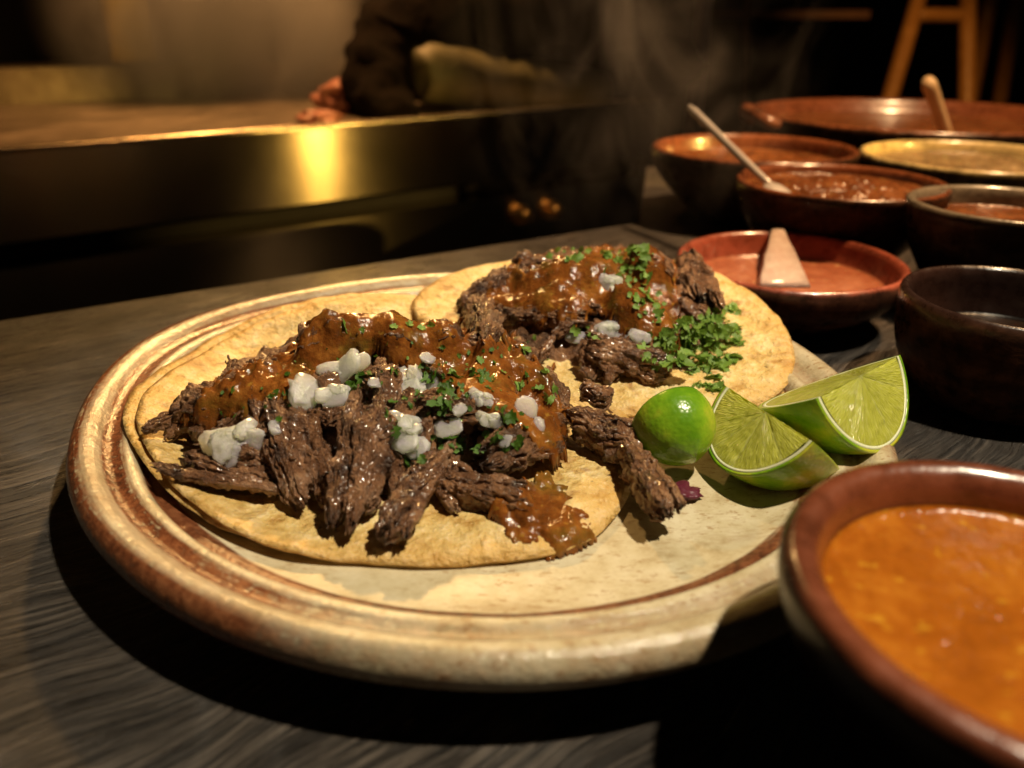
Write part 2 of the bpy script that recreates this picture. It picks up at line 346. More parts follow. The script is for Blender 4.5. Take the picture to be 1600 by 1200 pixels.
# ---- griddle counter
GA = R(36); GO = np.array([-.50, .515, .036])
def gl(V):
    V = np.asarray(V, float); c, s = math.cos(GA), math.sin(GA)
    return np.stack([V[:, 0]*c-V[:, 1]*s, V[:, 0]*s+V[:, 1]*c, V[:, 2]], 1)+GO
gr = empty('griddle', (-.05, .84, -.8), label='long stainless steel griddle counter with steaming top behind the table', cat='griddle')
def gpart(name, m, *bs):
    V, F = join(*bs); return put(name, gl(V), F, m, parent=gr, smooth=False)
fp = gpart('front_panel', M_STEEL, box(-.7, .93, 0, .012, -.088, .0))
lip, lf = tube([(-.7+.01*k*10.18, .004, .001) for k in range(17)], .0045, 10); put('front_lip', gl(lip), lf, M_STEEL, parent=gr)
gpart('recess', M_NEARBLACK, box(-.7, .93, .05, .06, -.118, -.088), box(-.7, .93, .012, .05, -.0881, -.0876))
gpart('lower_panel', M_STEEL, box(-.7, .93, .015, .06, -.75, -.1185))
gpart('cooking_plate', M_GRID, box(-.7, .93, .012, .62, -.03, -.003))
gpart('back_rail', M_GRID, box(-.7, .93, .62, .64, -.03, .05), box(-.7, .93, .64, .86, .03, .0505))
gpart('splash_guard', M_NEARBLACK, box(-.7, .93, .87, .88, -.2, .9))
gpart('end_panel', M_NEARBLACK, box(.9305, .94, 0, .86, -.75, -.001))
for kx in (.655, .715):  # added brass studs stand in for orange glints reflected in the lower panel
    V, F = lathe([(0, 0), (.014, 0), (.016, .006), (.012, .010), (.010, .022), (.008, .024), (0, .024)], 20)
    V = np.stack([V[:, 0], -V[:, 2], V[:, 1]], 1) + np.array([kx, .015, -.150])
    put('glint_stud', gl(V), F, M_GLINT, parent=gr)

# ---- things on the griddle
def lumpy(c, rad, seed, amp=.25, freq=2.2, n=40, fl=1.):
    V = []
    for i in range(n//2+1):
        th = math.pi*i/(n//2)
        for j in range(n):
            a = 2*math.pi*j/n; d = Vector((math.sin(th)*math.cos(a), math.sin(th)*math.sin(a), math.cos(th)))
            q = 1+amp*mn.fractal(d*freq+Vector((seed, seed*.7, 0)), .9, 2.1, 5)
            V.append((c[0]+d.x*rad[0]*q, c[1]+d.y*rad[1]*q, c[2]+d.z*rad[2]*q))
    return np.array(V), gridfaces(n//2+1, n)
pth = catmull([atd(622, 200, 1.07), atd(592, 145, 1.09), atd(612, 85, 1.12), atd(665, 40, 1.13), atd(760, 15, 1.18), atd(880, 0, 1.22), atd(1010, 20, 1.26)], 10)
rad = [.036+.03*min(1, i/22) + .02*max(0, (i-22)/38) for i in range(len(pth))]
V, F = tube(pth, rad, 28, 3, .014, freq=26)
V2, F2 = lumpy(atd(850, 95, 1.3), (.16, .10, .08), 5, .2)
V3, F3 = lumpy(atd(985, 104, 1.32), (.125, .06, .058), 6, .2); V, F = join((V, F), (V2, F2), (V3, F3))  # the right-hand lobe is added so the roll's end goes dark
put('meat_joint', V, F, M_DARKMEAT, label='large charred black meat joint arching over the griddle edge', cat='meat')
pth = catmull([atd(640, 116, 1.08), atd(655, 114, 1.09), atd(700, 116, 1.12), atd(780, 132, 1.17), atd(930, 150, 1.27)], 8)
rad = [.044*min(1, math.sqrt(max(.02, 1-(1-i/14)**2))) if i < 14 else .044 for i in range(len(pth))]
V, F = tube(pth, rad, 28, 8, .003, freq=40)
put('husk_roll', V, F, M_ROLL, label='pale green rounded roll lying under the black meat joint', cat='roll')
p = atd(545, 158, 1.12); V, F = lumpy(p, (.048, .045, .030), 9, .35)
put('meat_chunk', V, F, M_PINKMEAT, label='pink raw looking meat piece beside the black joint on the griddle', cat='meat')
p = atd(500, 185, 1.0); V, F = lumpy(p, (.028, .03, .010), 13, .35)
put('meat_chunk', V, F, M_PINKMEAT, label='small flat pink meat scrap at the griddle front edge above the bright streak', cat='meat')
# golden bottle on the back shelf
bt = empty('bottle', atd(212, 96, 1.3), label='golden yellow bottle standing on the shelf behind the griddle', cat='bottle')
V, F = lathe([(0, 0), (.034, 0), (.038, .004), (.038, .012), (.036, .016), (.0375, .15), (.034, .17), (.015, .2), (.013, .24)], 40)
put('body', V+np.array(bt.location), F, M_BOTTLE, parent=bt)
V, F = lathe([(.0135, .23), (.017, .231), (.017, .262), (0, .263)], 24); put('cap', V+np.array(bt.location), F, M_NEARBLACK, parent=bt)

# ---- stool and poles at the back right
sl = empty('stool', (1.05, 1.8, -.8), label='orange lit wooden stool with splayed legs behind the bowls', cat='stool')
def bar(a, b, r, n=12): return tube([np.array(a)+(np.array(b)-np.array(a))*k/6 for k in range(7)], r, n)
T0, T1 = 2.05, 2.05
top1, bot1 = atd(1452, -60, T0), atd(1372, 215, T0); top2, bot2 = atd(1513, -60, T1), atd(1510, 215, T1)
def ext(a, b, z): return a + (b-a)*((z-a[2])/(b[2]-a[2]))
hi = max(top1[2], top2[2])
for a, b in ((top1, bot1), (top2, bot2)):
    V, F = bar(ext(a, b, hi), ext(a, b, -.79), .0215); put('leg', V, F, M_WOODO, parent=sl)
a, b = ext(top1, bot1, atd(1440, 24, T0)[2]), ext(top2, bot2, atd(1440, 24, T0)[2])
V, F = bar(a, b, .018); put('crossbar', V, F, M_WOODO, parent=sl)
m = (ext(top1, bot1, hi)+ext(top2, bot2, hi))/2
V, F = lathe([(0, -.0), (.15, 0), (.16, .01), (.16, .025), (.15, .032), (0, .032)], 40); put('seat', V+m+np.array([.12, .1, .001]), F, M_WOODO, parent=sl)
for k in (0, 1):
    a = m+np.array([(.20, .27)[k], .12, 0]); V, F = bar(a, (a[0]+(.12, .18)[k], a[1]+.1, -.79), .0215); put('leg', V, F, M_WOODO, parent=sl)
V, F = bar(ext(atd(1106, -60, 1.5), atd(1082, 210, 1.5), .75), ext(atd(1106, -60, 1.5), atd(1082, 210, 1.5), -.79), .015)
put('pole', V, F, M_POLE, label='slanting grey pole left of the stool in the dark', cat='pole')
V, F = bar(ext(atd(1170, -60, 1.6), atd(1163, 210, 1.6), .75), ext(atd(1170, -60, 1.6), atd(1163, 210, 1.6), -.79), .008)
put('pole', V, F, M_RUST, label='thin rusty brown upright pole right of the grey one', cat='pole')
V, F = join(box(.55, .98, 2.02, 2.3, .165, .185))
put('shelf', V, F, M_RUST, smooth=False, label='edge of a dim wooden shelf high at the back', cat='shelf')

# ================================================================== plate
PROF = [(0, .0125), (.03, .0125), (.06, .0126), (.09, .0130), (.104, .0142), (.110, .0158), (.1135, .0172), (.1150, .0182), (.1161, .0174), (.1171, .0176), (.1180, .0192), (.1196, .0226),
        (.1214, .0236), (.1232, .0230), (.1260, .0216), (.1288, .0232), (.1315, .0262), (.1340, .0272), (.1368, .0268), (.1390, .0250), (.1400, .0222), (.1398, .0192), (.1380, .0164), (.1345, .0142),
        (.128, .0122), (.118, .0098), (.106, .0068), (.098, .0040), (.096, .0008), (.090, .0004), (.086, .0030), (.04, .0036), (0, .0036)]
KA = np.radians([-139, -122, -103, -86, -74, -45, -14, 10, 23, 60, 107, 125, 145, 156, 174, 184, 194]); KR = np.array([.1352, .1335, .1330, .1348, .1372, .1430, .1445, .1436, .1470, .1530, .1588, .1594, .1690, .1700, .1559, .1488, .1436])/.14
_t = np.linspace(-np.pi, np.pi, 360, endpoint=False); _k = np.interp(_t, np.concatenate([KA-2*np.pi, KA, KA+2*np.pi]), np.tile(KR, 3))
for _ in range(160): _k = .25*np.roll(_k, 1)+.5*_k+.25*np.roll(_k, -1)
def plate_k(x, y): return float(np.interp(math.atan2(y, x), np.append(_t, np.pi), np.append(_k, _k[0])))   # the plate was thrown slightly oval
dense = []
for (a, b) in zip(PROF[:-1], PROF[1:]):
    k = max(1, int(math.hypot(b[0]-a[0], b[1]-a[1])/.0016)) if a[0] > .09 else 4
    for i in range(k): dense.append((a[0]+(b[0]-a[0])*i/k, a[1]+(b[1]-a[1])*i/k))
dense.append(PROF[-1])
D = np.array(dense)
for _ in range(1): D[1:-1] = .25*D[:-2]+.5*D[1:-1]+.25*D[2:]
V, F = lathe([tuple(q) for q in D], 240, .004, 4); kk = np.interp(np.arctan2(V[:, 1], V[:, 0]), np.append(_t, np.pi), np.append(_k, _k[0]))
V[:, 0] *= kk; V[:, 1] *= kk
put('plate', V, F, M_PLATE, loc=(0, 0, 0), tone=np.repeat(D[:, 0], 240), label='round cream stoneware plate with brown ringed rim holding the tacos', cat='plate')

# ================================================================== tortillas
def drape1(x, y):
    r = math.hypot(x, y)/plate_k(x, y); return .0172 + .0135*float(sstep(.092, .128, r)) + .0006*mn.noise((x*60, y*60, 1)) + (.30)*max(0, y-.048)*float(sstep(.045, .09, y))*float(sstep(.03, -.05, x))
def drape1b(x, y): return drape1(x, y) - .0033
def drape2(x, y): return .0190 + .185*(y-.015) + .0016*mn.noise((x*30, y*30, 5)) + .5*max(0, x-.10)**1.3
def drape2b(x, y): return drape2(x, y) - .0028
def tortilla(name, outline, drape, mat, thick, seed, **k):
    P = np.array([hit(drape, *q)[:2] for q in outline]); c = P.mean(0)
    ang = np.arctan2(P[:, 1]-c[1], P[:, 0]-c[0]); rad = np.hypot(P[:, 1]-c[1], P[:, 0]-c[0]); o = np.argsort(ang); ang, rad = ang[o], rad[o]
    A = np.concatenate([ang-2*np.pi, ang, ang+2*np.pi]); Rr = np.tile(rad, 3)
    n = 220; th = np.linspace(-np.pi, np.pi, n, endpoint=False); rr = np.interp(th, A, Rr)
    for _ in range(6): rr = .25*np.roll(rr, 1)+.5*rr+.25*np.roll(rr, -1)
    V = []; tone = []; rings = 40
    def top(x, y): return drape(x, y) + .0007*mn.fractal(Vector((x*95, y*95, seed)), .8, 2, 4)
    for i in range(rings):
        s = (i+.02)/rings
        for a, q in zip(th, rr):
            q = q*(1+.008*mn.noise((math.cos(a)*5, math.sin(a)*5, seed)))
            x = c[0]+s*q*math.cos(a); y = c[1]+s*q*math.sin(a)
            V.append((x, y, top(x, y)-thick*.55*max(0, (s-.93)/.07)**2)); tone.append(max(0, (s-.86)/.14))
    for s, dz, tn in ((1.003, .62, 1.), (.998, .9, 1.), (.97, 1., .8), (.5, 1., .3), (.02, 1., .3)):
        for a, q in zip(th, rr):
            q = q*(1+.008*mn.noise((math.cos(a)*5, math.sin(a)*5, seed)))
            x = c[0]+s*q*math.cos(a); y = c[1]+s*q*math.sin(a); V.append((x, y, top(x, y)-thick*dz)); tone.append(tn)
    F = gridfaces(rings+5, n); m = (rings+4)*n
    F += [tuple(range(n))[::-1], tuple(range(m, m+n))]
    return put(name, V, F, mat, tone=tone, **k)
OUT1 = [(210, 642), (228, 603), (262, 575), (303, 554), (349, 524), (433, 491), (509, 468), (570, 460), (624, 463), (680, 468), (760, 482), (830, 502), (890, 532), (945, 585), (978, 640), (990, 700), (975, 778), (930, 832), (860, 858), (760, 870), (655, 875), (560, 868), (450, 850), (370, 820), (300, 775), (245, 715), (218, 672)]
t1 = tortilla('tortilla', OUT1, drape1, M_TORT, .0036, 2, label='round corn tortilla under the front taco meat, uppermost of two', cat='tortilla')
t1b = tortilla('tortilla', [(q[0]-19+ (14 if q[0] > 700 else 0), q[1]+2 if q[0] < 420 else q[1]-5) for q in OUT1], drape1b, M_TORT, .0024, 6, label='lower tortilla peeking out at the left beneath the front taco', cat='tortilla')
OUT2 = [(640, 470), (665, 445), (705, 424), (760, 408), (830, 402), (900, 402), (980, 398), (1050, 402), (1095, 412), (1150, 438), (1200, 475), (1232, 515), (1243, 552), (1232, 595), (1200, 622), (1140, 640), (1060, 648), (980, 646), (900, 632), (820, 600), (740, 560), (680, 520)]
t2 = tortilla('tortilla', OUT2, drape2, M_TORT2, .0028, 9, label='round corn tortilla under the back taco beyond the limes', cat='tortilla')
t2b = tortilla('tortilla', [(q[0]-2, q[1]+9 if q[1] > 560 else q[1]+4) for q in OUT2], drape2b, M_TORT2, .0022, 12, label='second tortilla layer just below the back taco', cat='tortilla')

# ================================================================== meat
HC1 = (-.041, .003, .076, .060, .032)
HC2 = (.052, .082, .056, .054, .0235)
def heap(h, dr):
    cx, cy, a, b, hh = h
    def f(x, y):
        q = 1-((x-cx)/a)**2-((y-cy)/b)**2
        return dr(x, y) + (hh*q**.62 if q > 0 else 0) + .0008
    return f
heap1, heap2 = heap(HC1, drape1), heap(HC2, drape2)
def nrm(fn, p, e=.004):
    x, y = p[0], p[1]; v = np.array([-(fn(x+e, y)-fn(x-e, y))/(2*e), -(fn(x, y+e)-fn(x, y-e))/(2*e), 1.]); return v/np.linalg.norm(v)
food = []                                     # world-space surfaces used to lay salsa, onion and leaves on top
def remember(V, F): food.append((np.asarray(V, float), F))
def chunk(p0, p1, w, t, n, seed, curl=0., NU=64, NV=80, taper=(.5, .5), strands=10):
    p0, p1, n = map(lambda q: np.asarray(q, float), (p0, p1, n)); ax = p1-p0; L = np.linalg.norm(ax); ax /= L
    n = n-ax*(n@ax); n /= np.linalg.norm(n); b = np.cross(n, ax); V = []; UV = []
    nu = max(22, min(NU, int(L/.0006))); per = math.pi*(w+t)/2
    for i in range(nu):
        u = i/(nu-1); e = (2*u-1); tp = taper[0] if e < 0 else taper[1]
        prof = max(.10, (1-abs(e)**6))**(tp*.8)*(1-.16*e*e)
        prof *= 1+.22*mn.noise((u*L*210, seed, 0))
        cb = mn.noise((u*2.2, seed+4, 1))*w*.20; cn = mn.noise((u*2.6, seed+8, 5))*t*.30
        for j in range(NV):
            a = 2*math.pi*j/NV; ca, sa = math.cos(a), math.sin(a)
            s1 = math.copysign(abs(ca)**.85, ca); s2 = math.copysign(abs(sa)**.62, sa)
            q = Vector((u*L*100+seed, ca*w*420, sa*t*420))                  # bundles of fibres, a few mm long
            bund = 1-abs(mn.noise(q))*2.2
            q2 = Vector((u*L*260+seed, ca*w*900, sa*t*900)); fine = 1-abs(mn.noise(q2))*2.
            f = .08*(bund-.55)+.035*(fine-.5)-.20*float(sstep(.16, .42, mn.noise((u*L*150+seed*3, ca*w*260, sa*t*260))))
            lump = mn.fractal(Vector((u*L*150, ca*w*140+seed, sa*t*140)), .9, 2, 4)*.30
            rad = prof*(1+f+lump)
            du = .09*e**3*(mn.noise((ca*4, sa*4, seed+9))+.8*mn.noise((ca*12, sa*12, seed)))
            uu = (u+du)*L
            P = p0 + ax*uu + b*(s1*w/2*rad+cb) + n*(s2*t/2*rad + cn + curl*4*u*(1-u))
            P = P + .0007*np.array(mn.noise_vector(Vector(P*420)))+.0004*np.array(mn.noise_vector(Vector(P*1000)))
            V.append(P); UV.append((u*L*60, a/6.2832*per*40+seed))
    F = gridfaces(nu, NV); F += [tuple(range(NV))[::-1], tuple(range((nu-1)*NV, nu*NV))]
    r = random.Random(int(seed*97)); V = np.array(V); UV = list(UV)
    for k in range(strands):                                   # torn fibres at the ends, loose ones along the surface
        e = r.random(); j = r.randrange(NV)
        i = (r.randrange(0, 6) if e < .25 else r.randrange(nu-7, nu-1) if e < .55 else r.randrange(nu//8, nu*7//8))
        q = V[i*NV+j]; c = V[i*NV:(i+1)*NV].mean(0); out = (q-c)/(np.linalg.norm(q-c)+1e-9)
        rd = r.uniform(.00025, .0006)
        if e < .55:
            d = ax*(-1 if i < nu/2 else 1)*r.uniform(.4, 1)+out*r.uniform(.1, .6)+np.array([0, 0, r.uniform(-.5, .2)])
            d /= np.linalg.norm(d); ln = r.uniform(.0012, .0036)
            pts = [q-out*.0006+d*ln*k2/4+out*.0005*math.sin(k2) for k2 in range(5)]
        else:
            m = r.randrange(5, 12); dj = r.choice((-1, 0, 0, 1)); pts = []
            for k2 in range(m):
                i2 = min(nu-1, i+k2*2); q2 = V[i2*NV+(j+dj*(k2//3)) % NV]; c2 = V[i2*NV:(i2+1)*NV].mean(0); pts.append(q2+(q2-c2)/(np.linalg.norm(q2-c2)+1e-9)*rd*r.uniform(.2, 1.6))
        m = len(pts); tv, tf = tube(pts, [rd*(1-.6*abs(2*k2/(m-1)-1)**2) for k2 in range(m)], 5)
        o = len(V); V = np.concatenate([V, tv]); F += [tuple(x+o for x in f) for f in tf]; UV += [(k2*.3, seed+k*.37) for k2 in range(len(tv))]
    for k in range(int(strands*1.6)):                          # crumbs stuck to the surface
        i, j = r.randrange(2, nu-2), r.randrange(NV); q = V[i*NV+j]; rad = r.uniform(.0003, .00085); cv = []
        for a in range(5):
            for b2 in range(7):
                th, ph = math.pi*a/4, 2*math.pi*b2/7; k3 = rad*r.uniform(.75, 1.25)
                cv.append(q+np.array([math.sin(th)*math.cos(ph)*1.5, math.sin(th)*math.sin(ph), math.cos(th)])*k3)
        o = len(V); V = np.concatenate([V, np.array(cv)]); F += [tuple(x+o for x in f) for f in gridfaces(5, 7)]; UV += [(seed+k*.31, k3*900)]*35
    return V, F, UV
def lay(fn, a, b, wpx, t, seed, lift=0., curl=0., group=None, label=None, plain=False, **k):
    pa, pb = hit(fn, *a), hit(fn, *b); m = (pa+pb)/2; n = nrm(fn, m); d = np.linalg.norm(m-CAM)
    pa, pb = pa+n*lift, pb+n*lift
    w = wpx*.88*d/FPX; r = random.Random(int(seed*31))
    if plain: k['strands'] = 0
    if plain or wpx < 56: V, F, UV = chunk(pa, pb, w, t, n, seed, curl, **k)
    else:                                                       # a pulled bundle: one broad strip and narrow ones peeling off it
        ax = (pb-pa)/np.linalg.norm(pb-pa); b = np.cross(n, ax); L = np.linalg.norm(pb-pa); V = np.zeros((0, 3)); F = []; UV = []
        for off, ww, tt, up in ((r.uniform(-.08, .08), .80, .95, 0.), (r.choice((-.38, .38)), .34, .55, .10), (r.uniform(-.2, .2), .36, .4, .36)):
            e0, e1 = r.uniform(-.02, .18)*L, r.uniform(-.05, .18)*L; sk = r.uniform(-.16, .16)*w
            v, f, u = chunk(pa+ax*e0+b*(off*w-sk)+n*up*t, pb-ax*e1+b*(off*w+sk)+n*up*t, w*ww, t*tt, n+b*off*.9, seed+ww*9.1+off, curl, **dict(k, strands=max(4, k.get('strands', 10)//2)))
            F += [tuple(x+len(V) for x in q) for q in f]; V = np.concatenate([V, v]); UV += u
    remember(V, F)
    return put('meat_chunk', V, F, M_MEAT, uv=UV, label=label, cat='meat', group=group)
G1 = 'chunks of braised meat in the front taco'; G2 = 'chunks of braised meat in the back taco'
# filling under the chunks
packed = []
for h, dr, nm, sd in ((HC1, drape1, 'dark shredded meat packed under the chunks of the front taco', 3.), (HC2, drape2, 'dark shredded meat packed under the chunks of the back taco', 7.)):
    V = []; UV = []; nr, na = 40, 120
    for i in range(nr):
        s = i/(nr-1)*.93+.004
        for j in range(na):
            a = 2*math.pi*j/na; x = h[0]+h[2]*s*math.cos(a); y = h[1]+h[3]*s*math.sin(a)
            z = dr(x, y) - .001 + (h[4]-.005)*max(0, 1-(s/.95)**2)**.62 + .0045*mn.fractal(Vector((x*130, y*130, sd)), .8, 2, 4)
            V.append((x, y, z if i < nr-1 else dr(x, y)-.0005)); UV.append((x*60, y*30))
    F = gridfaces(nr, na)+[tuple(range(na))[::-1]]; remember(V, F)
    packed.append(put('shredded_meat', V, F, M_MEAT, uv=UV, label=nm, cat='meat'))
C1 = [((272, 728), (450, 772), 66, .0075, 'flat grey brown meat slice lying at the left front tortilla edge', dict(lift=.003)),
      ((440, 618), (498, 785), 86, .013, 'dark upright meat chunk below the small grey onion bit', dict(lift=.003)),
      ((590, 620), (556, 822), 96, .014, 'large stringy meat chunk standing in the middle front of the taco', dict(lift=.004)),
      ((700, 712), (606, 852), 62, .011, 'tongue shaped meat strip pointing down to the tortilla front edge', dict(lift=.004)),
      ((678, 768), (838, 798), 66, .012, 'long meat piece lying flat left of the salsa puddle', dict(lift=.003)),
      ((735, 712), (868, 690), 96, .017, 'blocky dark meat lump overhanging the salsa puddle', dict(lift=.006)),
      ((880, 690), (1022, 722), 82, .013, 'ragged meat hunk hanging off the right end of the tortilla', dict(lift=.006)),
      ((978, 725), (1034, 826), 60, .011, 'torn meat tip drooping onto the bare plate', dict(lift=.005)),
      ((752, 560), (744, 492), 48, .013, 'stubby meat piece sticking up at the crest of the front taco', dict(lift=.006)),
      ((800, 555), (880, 655), 54, .013, 'dark meat edge along the right side of the front salsa', dict(lift=.001)),
      ((278, 655), (400, 612), 66, .013, 'brown meat end at the far left under the salsa', dict(plain=True, lift=.001)),
      ((650, 652), (800, 640), 84, .013, 'greyish shredded meat in the centre under cilantro bits', dict(lift=.002)),
      ((340, 690), (420, 720), 60, .011, 'meat piece under the ragged onion flake at left', dict(lift=.001)),
      ((500, 700), (530, 800), 50, .010, 'narrow meat strip between the two upright chunks', dict(lift=-.001)),
      ((660, 650), (640, 740), 60, .011, 'short meat strip under the big onion pieces', dict(lift=-.001)),
      ((905, 655), (952, 660), 36, .008, 'thin pointed meat flap rising from the right hunk', dict(lift=.011)),
      ((470, 540), (560, 520), 70, .014, 'meat ridge under the red salsa peak', dict(plain=True, lift=.0)),
      ((520, 528), (640, 524), 60, .013, 'meat ridge between the two salsa peaks of the front taco', dict(plain=True, lift=.001)),
      ((590, 535), (720, 535), 70, .013, 'meat ridge under the top of the front salsa', dict(plain=True, lift=.0))]
for i, (a, b, wp, t, lab, k) in enumerate(C1): lay(heap1, a, b, wp, t, 1.7+i*2.31, label=lab, group=G1, strands=18, **k)
C2 = [((722, 482), (800, 438), 56, .010, 'greyish meat piece at the left end of the back taco', dict(lift=.001)),
      ((760, 492), (935, 500), 58, .010, 'long brown meat strip along the front of the back salsa', dict(lift=.002)),
      ((890, 548), (1052, 588), 60, .011, 'arched meat slab at the front of the back taco', dict(lift=.004)),
      ((1058, 402), (1098, 492), 66, .012, 'dark upright meat slab at the right of the back taco', dict(lift=.004)),
      ((820, 440), (960, 430), 62, .012, 'meat ridge under the back salsa', dict(plain=True, lift=.001)),
      ((960, 470), (1050, 530), 60, .011, 'meat piece between back salsa and cilantro heap', dict(lift=.001)),
      ((985, 405), (1050, 430), 50, .011, 'meat piece under the bright cilantro crest', dict(lift=.001)),
      ((1090, 480), (1128, 530), 44, .009, 'brownish meat scrap behind the cilantro heap', dict(lift=.0))]
for i, (a, b, wp, t, lab, k) in enumerate(C2): lay(heap2, a, b, wp, t, 50.3+i*1.93, label=lab, group=G2, strands=14, **k)
# small shreds between the chunks
for h, fn, root, n, lo, hi2 in ((HC1, heap1, packed[0], 46, 1.14, 1.98), (HC2, heap2, packed[1], 22, .95, 2.1)):
    for i in range(n):
        a = random.uniform(math.pi*lo, math.pi*hi2); s = random.uniform(.4, 1.0)
        x = h[0]+h[2]*s*math.cos(a); y = h[1]+h[3]*s*math.sin(a); q = a+random.gauss(0, .7); L = random.uniform(.008, .018)
        p0 = np.array([x, y, 0]); p1 = p0+np.array([math.cos(q)*L, math.sin(q)*L, 0]); dz = random.uniform(.0, .0035)
        p0[2] = fn(*p0[:2])+dz; p1[2] = fn(*p1[:2])+.001
        V, F, UV = chunk(p0, p1, random.uniform(.0035, .008), random.uniform(.003, .006), nrm(fn, p0), 80+i*1.3+x*99, NU=30, NV=32, strands=12); remember(V, F)
        put('shred', V, F, M_MEAT, uv=UV, parent=root)

# ================================================================== salsa laid over the meat
def bvh(extra=()):
    V = []; F = []; o = 0
    for v, f in list(food)+list(extra):
        V += [tuple(q) for q in v]; F += [tuple(i+o for i in q) for q in f]; o += len(v)
    return BVHTree.FromPolygons(V, F)
def obj_vf(o): 
    l = np.array(o.location); return np.array([tuple(v.co) for v in o.data.vertices])+l, [tuple(p.vertices) for p in o.data.polygons]
tv = [obj_vf(t1), obj_vf(t2), obj_vf(bpy.data.objects['plate'])]
tree = bvh(tv)
def sd_poly(px, py, poly):
    P = np.array(poly, float); Q = np.roll(P, -1, 0); d = np.full(px.shape, 1e9); ins = np.zeros(px.shape, bool)
    for (ax, ay), (bx, by) in zip(P, Q):
        ex, ey = bx-ax, by-ay; t = np.clip(((px-ax)*ex+(py-ay)*ey)/(ex*ex+ey*ey), 0, 1)
        d = np.minimum(d, np.hypot(px-ax-t*ex, py-ay-t*ey))
        c = ((ay > py) != (by > py)) & (px < (bx-ax)*(py-ay)/(by-ay+1e-12)+ax); ins ^= c
    return np.where(ins, d, -d)
def salsa(poly, x0, x1, y0, y1, mat, thick, seed, step=.0007, blur=30, soft=16, **k):
    xs = np.arange(x0, x1, step); ys = np.arange(y0, y1, step); X, Y = np.meshgrid(xs, ys, indexing='ij'); Z = np.zeros_like(X)
    for i in range(len(xs)):
        for j in range(len(ys)):
            h = tree.ray_cast(Vector((xs[i], ys[j], .2)), Vector((0, 0, -1))); Z[i, j] = h[0].z if h[0] else 0
    B = Z.copy()
    for _ in range(blur):
        B[1:-1] = .25*B[:-2]+.5*B[1:-1]+.25*B[2:]; B[:, 1:-1] = .25*B[:, :-2]+.5*B[:, 1:-1]+.25*B[:, 2:]; B = np.maximum(B, Z-.0022)
    px, py = proj(np.stack([X, Y, B+thick*.5], -1)); sd = sd_poly(px, py, poly)
    nz = np.array([[mn.fractal(Vector((x*170, y*170, seed)), .8, 2, 4) for y in ys] for x in xs])
    n2 = np.array([[mn.fractal(Vector((x*420, y*420, seed+7)), .7, 2, 3) for y in ys] for x in xs])
    sd = sd + nz*20
    m = np.clip((sd+4)/soft, 0, 1); m = np.sqrt(m)
    H = B*.8+np.maximum(B, Z)*.2 - .0016 + m*(thick+.0016) + m*(nz*.0004+n2*.0003)
    ok = sd > -7; idx = -np.ones(X.shape, int); idx[ok] = np.arange(ok.sum()); V = np.stack([X[ok], Y[ok], H[ok]], 1); F = []
    for i in range(len(xs)-1):
        for j in range(len(ys)-1):
            q = (idx[i, j], idx[i+1, j], idx[i+1, j+1], idx[i, j+1])
            if min(q) >= 0: F.append(q)
    remember(V, F); o = put('salsa', V, F, mat, **k)
    md = o.modifiers.new('body', 'SOLIDIFY'); md.thickness = .0012; md.offset = -1
    return o
POLY1 = [(282, 648), (318, 612), (372, 578), (430, 556), (462, 538), (478, 512), (500, 490), (600, 470), (704, 482), (722, 524), (782, 530), (800, 522), (862, 588), (886, 650), (880, 700), (862, 722), (836, 690), (800, 668), (760, 640), (715, 612), (660, 580), (640, 560), (585, 548), (545, 552), (500, 585), (455, 612), (425, 625), (380, 642), (330, 662)]
salsa(POLY1, -.125, .045, -.055, .065, M_SALSA, .0021, 3.1, label='red brown chile salsa spread over the front taco meat', cat='salsa')
POLYP = [(800, 770), (820, 742), (860, 735), (888, 775), (925, 815), (928, 838), (905, 856), (868, 866), (838, 842), (790, 826), (772, 800)]
salsa(POLYP, -.02, .05, -.10, -.02, M_SALSA, .0018, 8.4, soft=20, blur=16, label='red salsa puddle running off the front tortilla onto the plate', cat='salsa')
POLY2 = [(760, 470), (775, 440), (810, 418), (870, 400), (930, 388), (1000, 385), (1045, 400), (1050, 440), (1065, 490), (1060, 540), (1030, 545), (990, 520), (960, 490), (930, 482), (880, 500), (830, 486), (790, 488)]
salsa(POLY2, -.02, .12, .03, .135, M_SALSA, .0022, 5.5, label='glossy red salsa spread over the back taco meat', cat='salsa')
tree = bvh(tv)
def surf(x, y):
    d = Vector(ray(x, y)).normalized(); h = tree.ray_cast(Vector(CAM), d)
    return (np.array(h[0]), np.array(h[1]) * (1 if h[1].dot(d) < 0 else -1)) if h[0] else (atz(x, y, .015), np.array([0, 0, 1.]))

